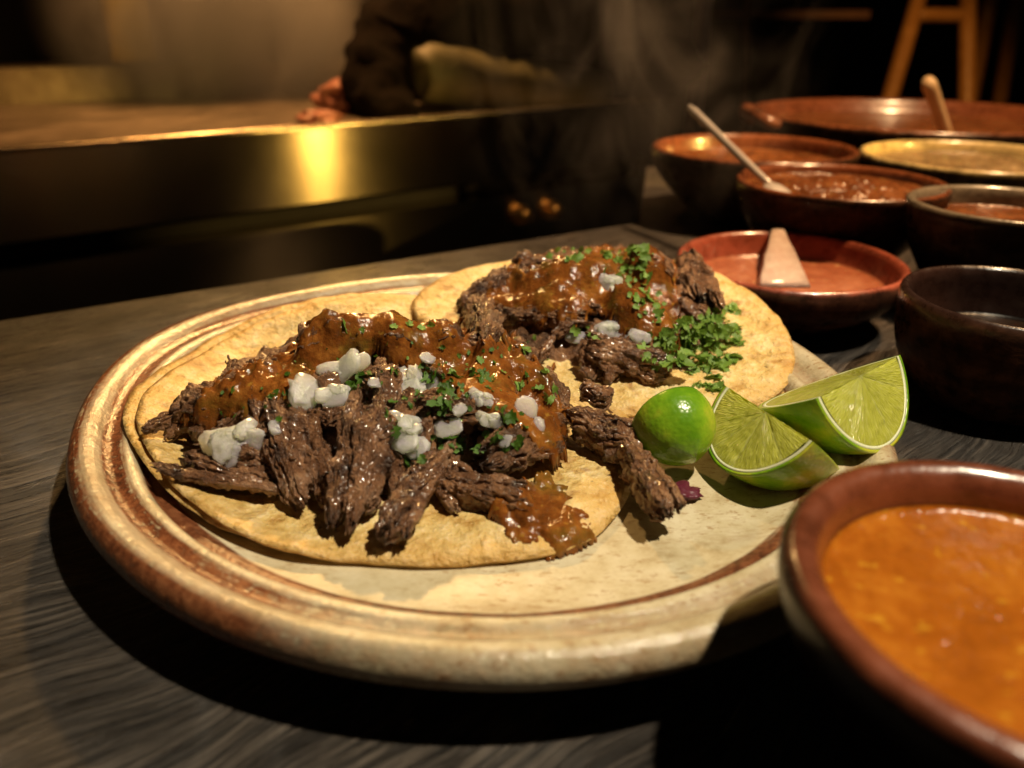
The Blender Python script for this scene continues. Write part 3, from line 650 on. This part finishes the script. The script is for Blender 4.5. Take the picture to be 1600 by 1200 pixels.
# ================================================================== onion
def onion(px, py, wpx, hpx, rot, seed, label, group, thick=.26, rag=.25, lift=.5):
    p, n = surf(px, py); d = np.linalg.norm(p-CAM)
    view = (CAM-p)/d; n = n*.35+view*.75+np.array([0, 0, .35]); n /= np.linalg.norm(n)
    ex = CR-n*(CR@n); ex /= np.linalg.norm(ex); ey = np.cross(n, ex); c, s = math.cos(R(rot)), math.sin(R(rot)); ex, ey = ex*c+ey*s, -ex*s+ey*c
    A, B = wpx*d/FPX/1.85, hpx*d/FPX/1.85; V = np.zeros((0, 3)); F = []; N = 26; r = random.Random(int(seed*53))
    bits = [(0, 0, 1, 1, 0)] if wpx < 44 else [(0, 0, .66, .70, 0), (-.42, .22, .50, .55, .12), (.44, -.18, .50, .52, -.1), (r.uniform(-.3, .3), r.choice((-.5, .5)), .46, .42, .22), (.40, .42, .34, .36, .05)]
    for q0, (ox, oy, sa, sb, up) in enumerate(bits):
        t = min(A, B)*thick*(1 if len(bits) == 1 else .85); ro = r.uniform(-.6, .6) if q0 else 0.; tl = (r.uniform(-.4, .4), r.uniform(-.4, .4)); v = []
        for i in range(N//2+1):
            th = math.pi*i/(N//2)
            for j in range(N):
                an = 2*math.pi*j/N; q = Vector((math.sin(th)*math.cos(an), math.sin(th)*math.sin(an), math.cos(th)))
                k = 1+rag*mn.fractal(q*2.1+Vector((seed+q0*3, 0, seed*.3)), .7, 2.2, 4)+.07*mn.noise(q*7+Vector((seed, 1, q0)))+.045*mn.noise(q*16+Vector((seed, 3, q0)))
                x, y, z = (math.copysign(abs(u)**.74, u) for u in q)
                x, y = x*A*sa*k, y*B*sb*k; x, y = x*math.cos(ro)-y*math.sin(ro)+ox*A, x*math.sin(ro)+y*math.cos(ro)+oy*B
                v.append(p+n*t*(lift+up)+ex*x+ey*y+n*(t*z*k+tl[0]*(x-ox*A)+tl[1]*(y-oy*B)))
        F += [tuple(x+len(V) for x in f) for f in gridfaces(N//2+1, N)]; V = np.concatenate([V, np.array(v)])
    put('onion_piece', V, F, M_ONION, label=label, cat='onion', group=group)
GO1 = 'chopped onion on the front taco'; GO2 = 'chopped onion on the back taco'
for i, q in enumerate([
    (536, 580, 92, 46, 35, 'slanting oblong onion piece nearest the salsa peak', GO1), (524, 622, 62, 42, 12, 'onion piece just below the slanting oblong one', GO1),
    (630, 606, 66, 88, -14, 'biggest onion chunk in the middle of the front taco', GO1), (624, 678, 72, 70, -25, 'smooth round onion piece under the biggest chunk', GO1),
    (368, 692, 92, 66, 18, 'ragged white onion flake at the left on the flat slice', GO1), (478, 616, 42, 52, 5, 'small greyish onion bit on the dark upright chunk', GO1),
    (822, 642, 36, 36, 0, 'small bright onion cube on the right of the front salsa', GO1), (765, 658, 48, 26, -15, 'faint onion sliver left of the small bright cube', GO1),
    (682, 604, 30, 36, 20, 'pinkish onion bit between cilantro and the biggest chunk', GO1), (752, 622, 44, 26, -20, 'greenish onion sliver under the front salsa edge', GO1),
    (700, 668, 40, 30, 10, 'dull onion scrap in the centre above the dark lump', GO1), (652, 700, 36, 34, 0, 'small onion scrap right of the smooth round piece', GO1),
    (953, 447, 48, 38, -8, 'white onion square on the crest of the back taco', GO2), (955, 519, 58, 36, 0, 'white oval onion piece low on the back taco front', GO2),
    (905, 528, 40, 20, -8, 'faint onion sliver left of the oval one on the back taco', GO2), (1000, 526, 34, 18, -20, 'thin onion bit beside the cilantro heap', GO2)]):
    onion(*q[:5], 3.1+i*2.7, q[5], q[6], rag=.28 if i in (4, 5, 2) else .17)

for i, (x, y, q) in enumerate(((588, 598, 'tiny onion crumb between the oblong and the biggest chunk'), (718, 640, 'tiny onion crumb among the cilantro right of centre'), (790, 690, 'tiny pale onion crumb on the dark meat lump'), (842, 664, 'tiny onion crumb just right of the bright cube'), (430, 668, 'tiny onion crumb right of the ragged flake'), (668, 560, 'tiny onion crumb on the salsa above the biggest chunk'))):
    onion(x, y, 22, 17, i*31, 70.3+i*1.9, q, GO1, rag=.22)
# ================================================================== cilantro
def leaf_mesh(seed, mat):
    r = random.Random(seed); pts = []; n = 16
    for k in range(n):
        a = 2*math.pi*k/n; lob = .62+.30*abs(math.sin(a*2.5+r.random()*.4))+r.uniform(-.12, .18)
        if k % 2: lob *= r.uniform(.6, .85)
        pts.append((lob*math.cos(a)*r.uniform(.8, 1.1), lob*math.sin(a)*.8))
    b1, b2 = r.uniform(-.5, .5), r.uniform(.2, .7); V = [(0, 0, 0)]
    for s in (.5, 1):
        for x, y in pts: V.append((x*s, y*s, (b1*x*x+b2*y*y)*s*s*.8+r.uniform(-.09, .09)*s))
    F = [(0, 1+k, 1+(k+1) % n) for k in range(n)]+[(1+k, 1+n+k, 1+n+(k+1) % n, 1+(k+1) % n) for k in range(n)]
    return mesh('leaf', V, F, mat)
LEAF = [leaf_mesh(k, M_LEAF) for k in range(7)]; LEAFD = [leaf_mesh(20+k, M_LEAFD) for k in range(5)]
def leaves(root, spots, pool, size, spread=.6, up=.0005):
    for x, y, z in spots:
        p, n = surf(x, y); p = p+n*(up+z); o = bpy.data.objects.new('leaf', random.choice(pool)); COL.objects.link(o); o.parent = root
        nn = Vector(n+np.array([random.gauss(0, spread), random.gauss(0, spread), random.gauss(0, spread)*.6+.2])).normalized()
        q = nn.to_track_quat('Z', 'Y') @ Matrix.Rotation(random.uniform(0, 6.28), 3, 'Z').to_quaternion()
        s = size*random.choice((.45, .6, .8, .9, 1.1, 1.35))*random.uniform(.85, 1.15)
        o.matrix_local = Matrix.LocRotScale(Vector(p)-root.location, q, Vector((s, s*random.uniform(.7, 1), s)))
def around(cx, cy, rx, ry, n, zmax=0.):
    L = []
    while len(L) < n:
        a, b = random.uniform(-1, 1), random.uniform(-1, 1)
        if a*a+b*b < 1: L.append((cx+a*rx, cy+b*ry, random.uniform(0, zmax)*(1-a*a-b*b)))
    return L
cl = empty('chopped_cilantro', surf(1100, 545)[0], label='heap of chopped green cilantro at the right of the back taco', cat='cilantro')
leaves(cl, around(1100, 540, 62, 46, 190, .0055)+around(1045, 545, 40, 34, 34, .001)+around(1135, 505, 24, 28, 16, .002)+around(1110, 598, 34, 14, 14), LEAF, .0036)
cl = empty('chopped_cilantro', surf(985, 440)[0], label='bright cilantro scattered along the crest of the back taco', cat='cilantro')
leaves(cl, around(905, 400, 55, 10, 22, .001)+around(985, 400, 40, 12, 26, .003)+around(995, 440, 22, 32, 20, .001)+around(1020, 480, 26, 22, 14)+around(960, 425, 30, 10, 7)+around(900, 520, 60, 12, 7), LEAF, .0031)
cl = empty('chopped_cilantro', surf(710, 610)[0], label='wet dark cilantro bits in the middle of the front taco', cat='cilantro')
leaves(cl, around(560, 590, 26, 22, 10)+around(665, 590, 22, 24, 10)+around(705, 625, 34, 22, 16)+around(740, 588, 30, 18, 9)+around(645, 720, 26, 12, 9)+around(760, 690, 60, 18, 12)+around(690, 690, 26, 14, 8)+around(440, 625, 30, 12, 5)+around(805, 660, 30, 14, 6)+around(610, 655, 12, 30, 4), LEAFD, .0031)
leaves(cl, around(600, 600, 200, 50, 30)+around(740, 610, 110, 60, 46)+around(640, 560, 170, 34, 12)+around(390, 640, 60, 40, 10), LEAFD, .0014)
leaves(cl, around(690, 620, 120, 80, 26), LEAF, .0016)
cl = empty('chopped_cilantro', surf(830, 545)[0], label='sparse cilantro flecks at the back right tortilla edge of the front taco', cat='cilantro')
leaves(cl, around(818, 538, 34, 14, 9)+around(855, 572, 12, 14, 3)+around(600, 512, 90, 6, 7)+around(860, 620, 14, 20, 4)+around(830, 600, 24, 20, 5), LEAF, .0024)

# ================================================================== limes
def lime_quarter(p0, p1, face_n, label, bulge=1.15, rr=None, lift=0.):
    p0, p1 = np.asarray(p0, float), np.asarray(p1, float); ex = p1-p0; r = np.linalg.norm(ex)/2 if rr is None else rr; ex /= np.linalg.norm(ex)
    nA = np.asarray(face_n, float); nA = nA-ex*(nA@ex); nA /= np.linalg.norm(nA); nB = np.cross(ex, -nA)
    if nB[2] < 0: nB = -nB
    c = (p0+p1)/2; Wd = lambda x, y, z: c+ex*x*r-nA*y*r+nB*z*r        # local: face A at y=0 (z<0), face B at z=0 (y>0)
    root = empty('lime_wedge', c-nB*r*.7, label=label, cat='lime')
    # peel: shell between radius 1.0 and .955 over the quarter sphere (theta around the straight edge)
    def shell(ra, rb, na=44, nt=30):
        V = []
        for rad in (ra, rb):
            for i in range(na+1):
                a = math.pi*i/na
                for j in range(nt+1):
                    t = math.pi/2*j/nt; s = math.sin(a)
                    V.append(Wd(rad*math.cos(a)*(1+.03*abs(math.cos(a))**6), rad*bulge*s*math.sin(t), -rad*s*math.cos(t)))
        k = (na+1)*(nt+1); F = []
        for i in range(na):
            for j in range(nt):
                q = i*(nt+1)+j; F.append((q, q+1, q+nt+2, q+nt+1)); F.append((k+q, k+q+nt+1, k+q+nt+2, k+q+1))
        for i in range(na):
            for j in (0, nt):
                q = i*(nt+1)+j; F.append((q, q+nt+1, k+q+nt+1, k+q) if j == 0 else (q, k+q, k+q+nt+1, q+nt+1))
        return V, F
    V, F = shell(1., .955); put('peel', V, F, M_PEEL, parent=root)
    V, F = shell(.954, .910); put('pith', V, F, M_PITH, parent=root)
    # flesh: two cut faces with segment walls
    V = []; F = []; UV = []; T = []
    nr, na = 26, 90; nseg = 5
    def face(which):
        o = len(V)
        for i in range(nr+1):
            s = i/nr*.909
            for j in range(na+1):
                a = math.pi*j/na; sg = a/math.pi*nseg+.22*math.sin(3*a+which)+.05*mn.noise((s*6, a*3, 9)); d = abs(sg-round(sg))
                wall = max(0, 1-d/.055)*min(1, i/4); core = max(0, 1-i/2.2)
                h = -.012*wall*(1) + .018*math.sin(min(1, d*2)*math.pi/2)*min(1, i/6) + .012*mn.fractal(Vector((math.cos(a)*s*9, math.sin(a)*s*9, which*5)), .8, 2, 3) - .012
                h *= min(1, (nr-i)/3+.15)
                x, q = s*math.cos(a), s*math.sin(a)
                V.append(Wd(x, -h, -q) if which == 0 else Wd(x, q*bulge, h)); UV.append((s, a/2)); T.append(min(1, .38*wall*(.5+.5*mn.noise((s*5, a*4, 2)))+core*.35))
        for i in range(nr):
            for j in range(na):
                q = o+i*(na+1)+j; f = (q, q+na+1, q+na+2, q+1); F.append(f if which else f[::-1])
    face(0); face(1)
    put('flesh', V, F, M_FLESH, parent=root, uv=UV, tone=T)
    return root
lime_quarter(atz(1134, 603, .0365), atz(1270, 690, .0395), (-.70, -.65, .80), 'middle lime wedge with its flesh facing the front left', 1.45)
lime_quarter(atz(1277, 622, .0465), atz(1405, 555, .0470), (.40, -.85, .62), 'right lime wedge with flesh facing front, nearest the dark bowl', 1.5)
# half lime, peel towards the viewer
c = atz(1052, 662, .0300); root = empty('lime_half', (c[0], c[1], .0135), label='glossy green lime half showing only its peel, beside the meat', cat='lime')
axv = np.array([-.30, .80, .28]); axv /= np.linalg.norm(axv)
def dome(ra, rb, n=56, m=30):
    ex = np.cross(axv, [0, 0, 1.]); ex /= np.linalg.norm(ex); ey = np.cross(axv, ex); V = []
    for rad in (ra, rb):
        for i in range(m+1):
            t = -math.pi/2+(math.pi/2+.30)*i/m
            for j in range(n):
                a = 2*math.pi*j/n; q = 1+.02*mn.noise((math.cos(a)*1.5, math.sin(a)*1.5, t))
                k = math.cos(t); nip = .06*max(0, -math.sin(t))**14
                V.append(c+rad*q*(ex*k*math.cos(a)+ey*k*math.sin(a)+axv*(math.sin(t)*1.05-nip)))
    F = gridfaces(m+1, n); k = (m+1)*n; F2 = [tuple(x+k for x in f)[::-1] for f in gridfaces(m+1, n)]
    rim = [(m*n+j, m*n+(j+1) % n, k+m*n+(j+1) % n, k+m*n+j) for j in range(n)]
    return np.array(V), F+F2+rim, ex, ey
LR = .0139
V, F, ex, ey = dome(LR, LR*.95); put('peel', V, F, M_PEEL, parent=root)
V, F, _, _ = dome(LR*.949, LR*.88); put('pith', V, F, M_PITH, parent=root)
V = []; UV = []; T = []
for i in range(16):
    s = LR*.90*math.cos(.3)*i/15
    for j in range(60):
        a = 2*math.pi*j/60; d = abs((a*9/6.2832) % 1-.5); V.append(c+axv*LR*(.29-.02*(d > .45))+(ex*math.cos(a)+ey*math.sin(a))*s); UV.append((i/15, a/2)); T.append(.8 if d > .45 else 0.)
put('flesh', V, gridfaces(16, 60), M_FLESH, parent=root, uv=UV, tone=T)
# purple scrap on the plate under the limes
p = atz(1062, 768, .0150); V, F = lumpy(p, (.0065, .0050, .0018), 21, .35, 2.0)
put('red_onion_scrap', V, F, M_PURPLE, label='dark purple onion scrap lying on the plate below the lime half', cat='onion')

# ================================================================== bowls
def bowl(name, c, r, zr, lipw, mat, label, depth=.8, base=.5, wob=.01, seed=0, cat='bowl', inner_z=None, flare=0.):
    """thrown bowl: rim radius r (outer) at height zr"""
    zb = zr*(1-depth); L = lipw; ri = r-L
    prof = [(0, .003), (r*base*.75, .003), (r*base*.8, .0004), (r*base, .0004), (r*base*1.03, .004)]
    tone = [0]*5
    for k in range(1, 9):
        t = k/9; prof.append((r*base+(r*.985-r*base)*(math.sin(t*math.pi/2)**.9*(1-flare)+t*flare), .004+(zr-.016)*t**(1.25-.25*flare))); tone.append(0)
    prof += [(r*.985, zr-.010), (r*.998, zr-.006), (r, zr-.003), (r-L*.12, zr-.0008), (r-L*.35, zr+.0003), (r-L*.65, zr), (r-L*.9, zr-.0015), (ri, zr-.004)]
    tone += [.0, .1, .28, .5, .7, .8, .85, .95]
    for k in range(1, 10):
        t = k/9; prof.append((ri*(1-.0)*math.cos(t*math.pi/2)**.55 if k < 9 else 0, zr-.004-(zr-.004-.008)*math.sin(t*math.pi/2)**1.15)); tone.append(1)
    # refine
    P = []; T = []
    for (a, b, ta, tb) in zip(prof[:-1], prof[1:], tone[:-1], tone[1:]):
        k = max(1, int(math.hypot(b[0]-a[0], b[1]-a[1])/(.003 if r < .09 else .006)))
        for i in range(k): P.append((a[0]+(b[0]-a[0])*i/k, a[1]+(b[1]-a[1])*i/k)); T.append(ta+(tb-ta)*i/k)
    P.append(prof[-1]); T.append(tone[-1]); D = np.array(P)
    for _ in range(2): D[1:-1] = .25*D[:-2]+.5*D[1:-1]+.25*D[2:]
    n = 128; V, F = lathe([tuple(q) for q in D], n, wob, seed)
    o = put(name, V+np.array([c[0], c[1], 0]), F, mat, loc=(c[0], c[1], 0), tone=np.repeat(T, n), label=label, cat=cat)
    o['_ri'] = ri; del o['_ri']
    return o
def inner_r(r, lipw, zr, z):
    ri = r-lipw; s = min(1, max(0, (zr-.004-z)/(zr-.012)))**(1/1.15); t = math.asin(s); return ri*math.cos(t)**.55
def fill(name, c, r, lipw, zr, z, mat, label, amp=.0006, freq=120, seed=0, cat='salsa'):
    R0 = inner_r(r, lipw, zr, z)*.994; V = []; nr, na = 60, 120
    for i in range(nr):
        s = (i+.05)/(nr-1) if i < nr-1 else 1.
        for j in range(na):
            a = 2*math.pi*j/na; x, y = R0*s*math.cos(a), R0*s*math.sin(a)
            V.append((c[0]+x, c[1]+y, z+amp*mn.fractal(Vector((x*freq, y*freq, seed)), .8, 2, 4)*(1-s**8)+.0012*max(0, (s-.95)/.05)**2))
    F = gridfaces(nr, na)
    V = np.array(V); lower = V.copy(); k = len(V); lower[:, 2] = np.maximum(lower[:, 2]-.004, .009); q = .985
    lower[:, :2] = np.array(c[:2])+(lower[:, :2]-np.array(c[:2]))*q
    F = F+[tuple(range(na))[::-1]]+[tuple(i+k for i in f)[::-1] for f in gridfaces(nr, na)]+[tuple(range(k, k+na))]
    F += [((nr-1)*na+j, k+(nr-1)*na+j, k+(nr-1)*na+(j+1) % na, (nr-1)*na+(j+1) % na) for j in range(na)]
    return put(name, np.concatenate([V, lower]), F, mat, label=label, cat=cat)
c = (.1079, -.1470); bowl('salsa_bowl', c, .0464, .060, .0088, M_CLAY, 'near red brown clay bowl with a thick glazed rim, cut by the right edge', wob=.012, seed=2, base=.42, flare=1.)
fill('salsa', c, .0464, .0088, .060, .0500, M_SALSA_OR, 'smooth orange salsa filling the near clay bowl', .0004, 150, 4)
c = (.1630, .1480); bowl('salsa_bowl', c, .0615, .0365, .0062, M_CLAY_RED, 'red clay bowl right behind the back taco', wob=.012, seed=5, flare=.5)
fill('salsa', c, .0615, .0062, .0365, .0225, M_SALSA_PINK, 'thin pinkish salsa in the red clay bowl', .0005, 100, 7)
pb = np.array([c[0]+.0, c[1]-.012, .028])
def wedge(pts_bot, pts_top, th, n=8):
    V = []
    for i in range(n+1):
        t = i/n
        for s in (0, 1):
            q = (1-t)*np.array(pts_bot[s])+t*np.array(pts_top[s])
            for k in (-1, 1): V.append(q+np.array([0, k*th*(1-.5*t), 0])+.0012*np.array(mn.noise_vector(Vector(q*90))))
    F = []
    for i in range(n):
        a = i*4; F += [(a, a+4, a+6, a+2), (a+1, a+3, a+7, a+5), (a, a+1, a+5, a+4), (a+2, a+6, a+7, a+3)]
    F += [(0, 2, 3, 1), (4*n, 4*n+1, 4*n+3, 4*n+2)]; return V, F
V, F = wedge((atz(1184, 446, .0228), atz(1264, 446, .0228)), (atd(1206, 357, .462), atd(1224, 355, .462)), .0035)
put('garnish_wedge', V, F, M_GARN, label='pale pink flared wedge leaning up inside the red clay bowl', cat='garnish')
c = (.2225, .0450); bowl('salsa_bowl', c, .0455, .050, .005, M_CLAY_DARK, 'blackened clay bowl right of the limes', wob=.012, seed=8, base=.62)
fill('salsa', c, .0455, .005, .050, .028, M_BLACK_LIQ, 'nearly black sauce deep in the blackened bowl', .0004, 100, 9)
c = (.2260, .2500); bowl('salsa_bowl', c, .0668, .060, .006, M_CLAY_BROWN, 'brown clay bowl of chunky salsa in the middle of the bowls', wob=.012, seed=11, flare=.6)
fill('salsa', c, .0668, .006, .060, .0525, M_SALSA_DARK, 'chunky brown salsa filling the middle bowl', .0036, 100, 12)
c2 = (.2120, .4000); bowl('salsa_bowl', c2, .0840, .060, .007, M_CLAY_BROWN, 'wide brown clay bowl at the back left of the bowls', wob=.012, seed=14, flare=.6)
fill('salsa', c2, .0840, .007, .060, .0465, M_SALSA_DARK, 'dark red salsa in the wide back left bowl', .0022, 80, 15)
c3 = (.3740, .3560); bowl('salsa_bowl', c3, .0850, .060, .0062, M_CLAY_PALE, 'pale yellow rimmed bowl at the right of the bowls', wob=.008, seed=17, flare=.6)
fill('relish', c3, .0850, .0062, .060, .0495, M_CREAM, 'pale chopped relish in the yellow rimmed bowl', .0026, 90, 18, cat='relish')
pl = atz(1447, 322, .062); c4 = (pl[0]+.054, pl[1]+.012); bowl('salsa_bowl', c4, .0540, .062, .007, M_CLAY_GREY, 'grey rimmed dark bowl at the right edge above the blackened bowl', wob=.01, seed=20, flare=.6)
fill('salsa', c4, .0540, .007, .062, .050, M_SALSA_DARK, 'brown salsa in the grey rimmed bowl', .001, 80, 21)
c5 = np.array([.457, .628]); cz = bowl('cazuela', tuple(c5), .182, .064, .009, M_CLAY_BROWN, 'large shallow clay cazuela with a lug handle at the far back', wob=.006, seed=23, cat='cazuela', base=.6)
fill('stew', tuple(c5), .182, .009, .064, .047, M_SALSA_DARK, 'dark red stew in the large far cazuela', .001, 50, 24, cat='stew')
d = atz(1190, 180, .064)-np.array([*c5, .064]); d[2] = 0; d /= np.linalg.norm(d); s = np.array([-d[1], d[0], 0]); q = np.array([*c5, .056])+d*.177
V, F = tube(catmull([q-s*.028, q+d*.014-s*.022+np.array([0, 0, .006]), q+d*.024+np.array([0, 0, .014]), q+d*.014+s*.022+np.array([0, 0, .006]), q+s*.028], 6), .0065, 12)
put('lug_handle', V, F, M_CLAY_BROWN, parent=cz, tone=[.6]*len(V))
c6 = (.81, .69); bowl('cazuela', c6, .13, .085, .009, M_CLAY_PALE, 'yellow rimmed dish cut off at the far right corner', wob=.006, seed=26, cat='dish')
fill('stew', c6, .13, .009, .085, .062, M_SALSA_DARK, 'dark sauce in the far right yellow rimmed dish', .001, 50, 27, cat='stew')

# spoons
def spoon(lo, hi_, r0, mat, label, bowl_r, name='spoon'):
    lo, hi_ = np.array(lo, float), np.array(hi_, float); root = empty(name, lo, label=label, cat='spoon')
    ax = (hi_-lo)/np.linalg.norm(hi_-lo)
    V, F = tube([lo+(hi_-lo)*k/14 for k in range(15)], [r0*(.8+.25*k/14) for k in range(14)]+[r0*.7], 14); put('handle', V, F, mat, parent=root)
    V, F = lumpy((0, 0, 0), (bowl_r, bowl_r*.72, bowl_r*.28), 2, .02, n=28); t = Vector(ax).to_track_quat('X', 'Z').to_matrix(); V = np.array([tuple(t @ Vector(v)) for v in V])+lo-ax*bowl_r*.7
    put('spoon_bowl', V, F, mat, parent=root)
lo = np.array([.180, .246, .0560]); hi_ = atd(1077, 167, .575)
spoon(lo, hi_, .0030, M_METAL, 'thin grey metal spoon leaning on the left rim of the middle bowl', .012)
lo = atd(1487, 232, .80); hi_ = atd(1449, 124, .74)
spoon(lo, hi_, .0068, M_SPOONW, 'pale wooden spoon standing in the large far cazuela', .022)

# ================================================================== steam
def steam(name, lo, hi_, dens, sc, label, thr=.5, col=(.9, .8, .7)):
    lo, hi_ = np.array(lo), np.array(hi_); c = (lo+hi_)/2; h = (hi_-lo)/2
    V, F = box(-h[0], h[0], -h[1], h[1], -h[2], h[2]); g = G(name+'_vapour'); o = g.obj(); t = g.t; t.nodes.remove(g.b)
    oc = g.n('ShaderNodeVectorMath', {0: o, 1: (0, 0, -h[2])}, operation='ADD').outputs[0]
    nv = g.n('ShaderNodeVectorMath', {0: oc, 1: tuple(1/h)}, operation='MULTIPLY').outputs[0]
    ln = g.n('ShaderNodeVectorMath', {0: nv}, operation='LENGTH').outputs['Value']
    fall = g.ramp(ln, [(.25, 1.), (.95, 0.)], 'EASE')
    nz = g.ramp(g.noise(g.map(o, (1, 1, .55)), sc, 4, .6, 1.6), [(thr-.08, 0.), (thr+.18, 1.)])
    v = g.n('ShaderNodeVolumeScatter', {'Color': col, 'Density': g.math('MULTIPLY', g.math('MULTIPLY', fall, nz), dens), 'Anisotropy': .2})
    t.links.new(v.outputs[0], g.out.inputs['Volume'])
    put(name, np.array(V)+c, F, g.m, loc=(c[0], c[1], lo[2]), smooth=False, label=label, kind='stuff')
steam('steam', (-.84, .93, -.14), (-.20, 1.54, .48), 26., 5., 'brown lit steam rising from the griddle', .40, (1, .96, .92))
steam('steam', (-.06, .20, -.02), (.24, .40, .30), 9., 14., 'thin steam wisps rising behind the back taco', .56)
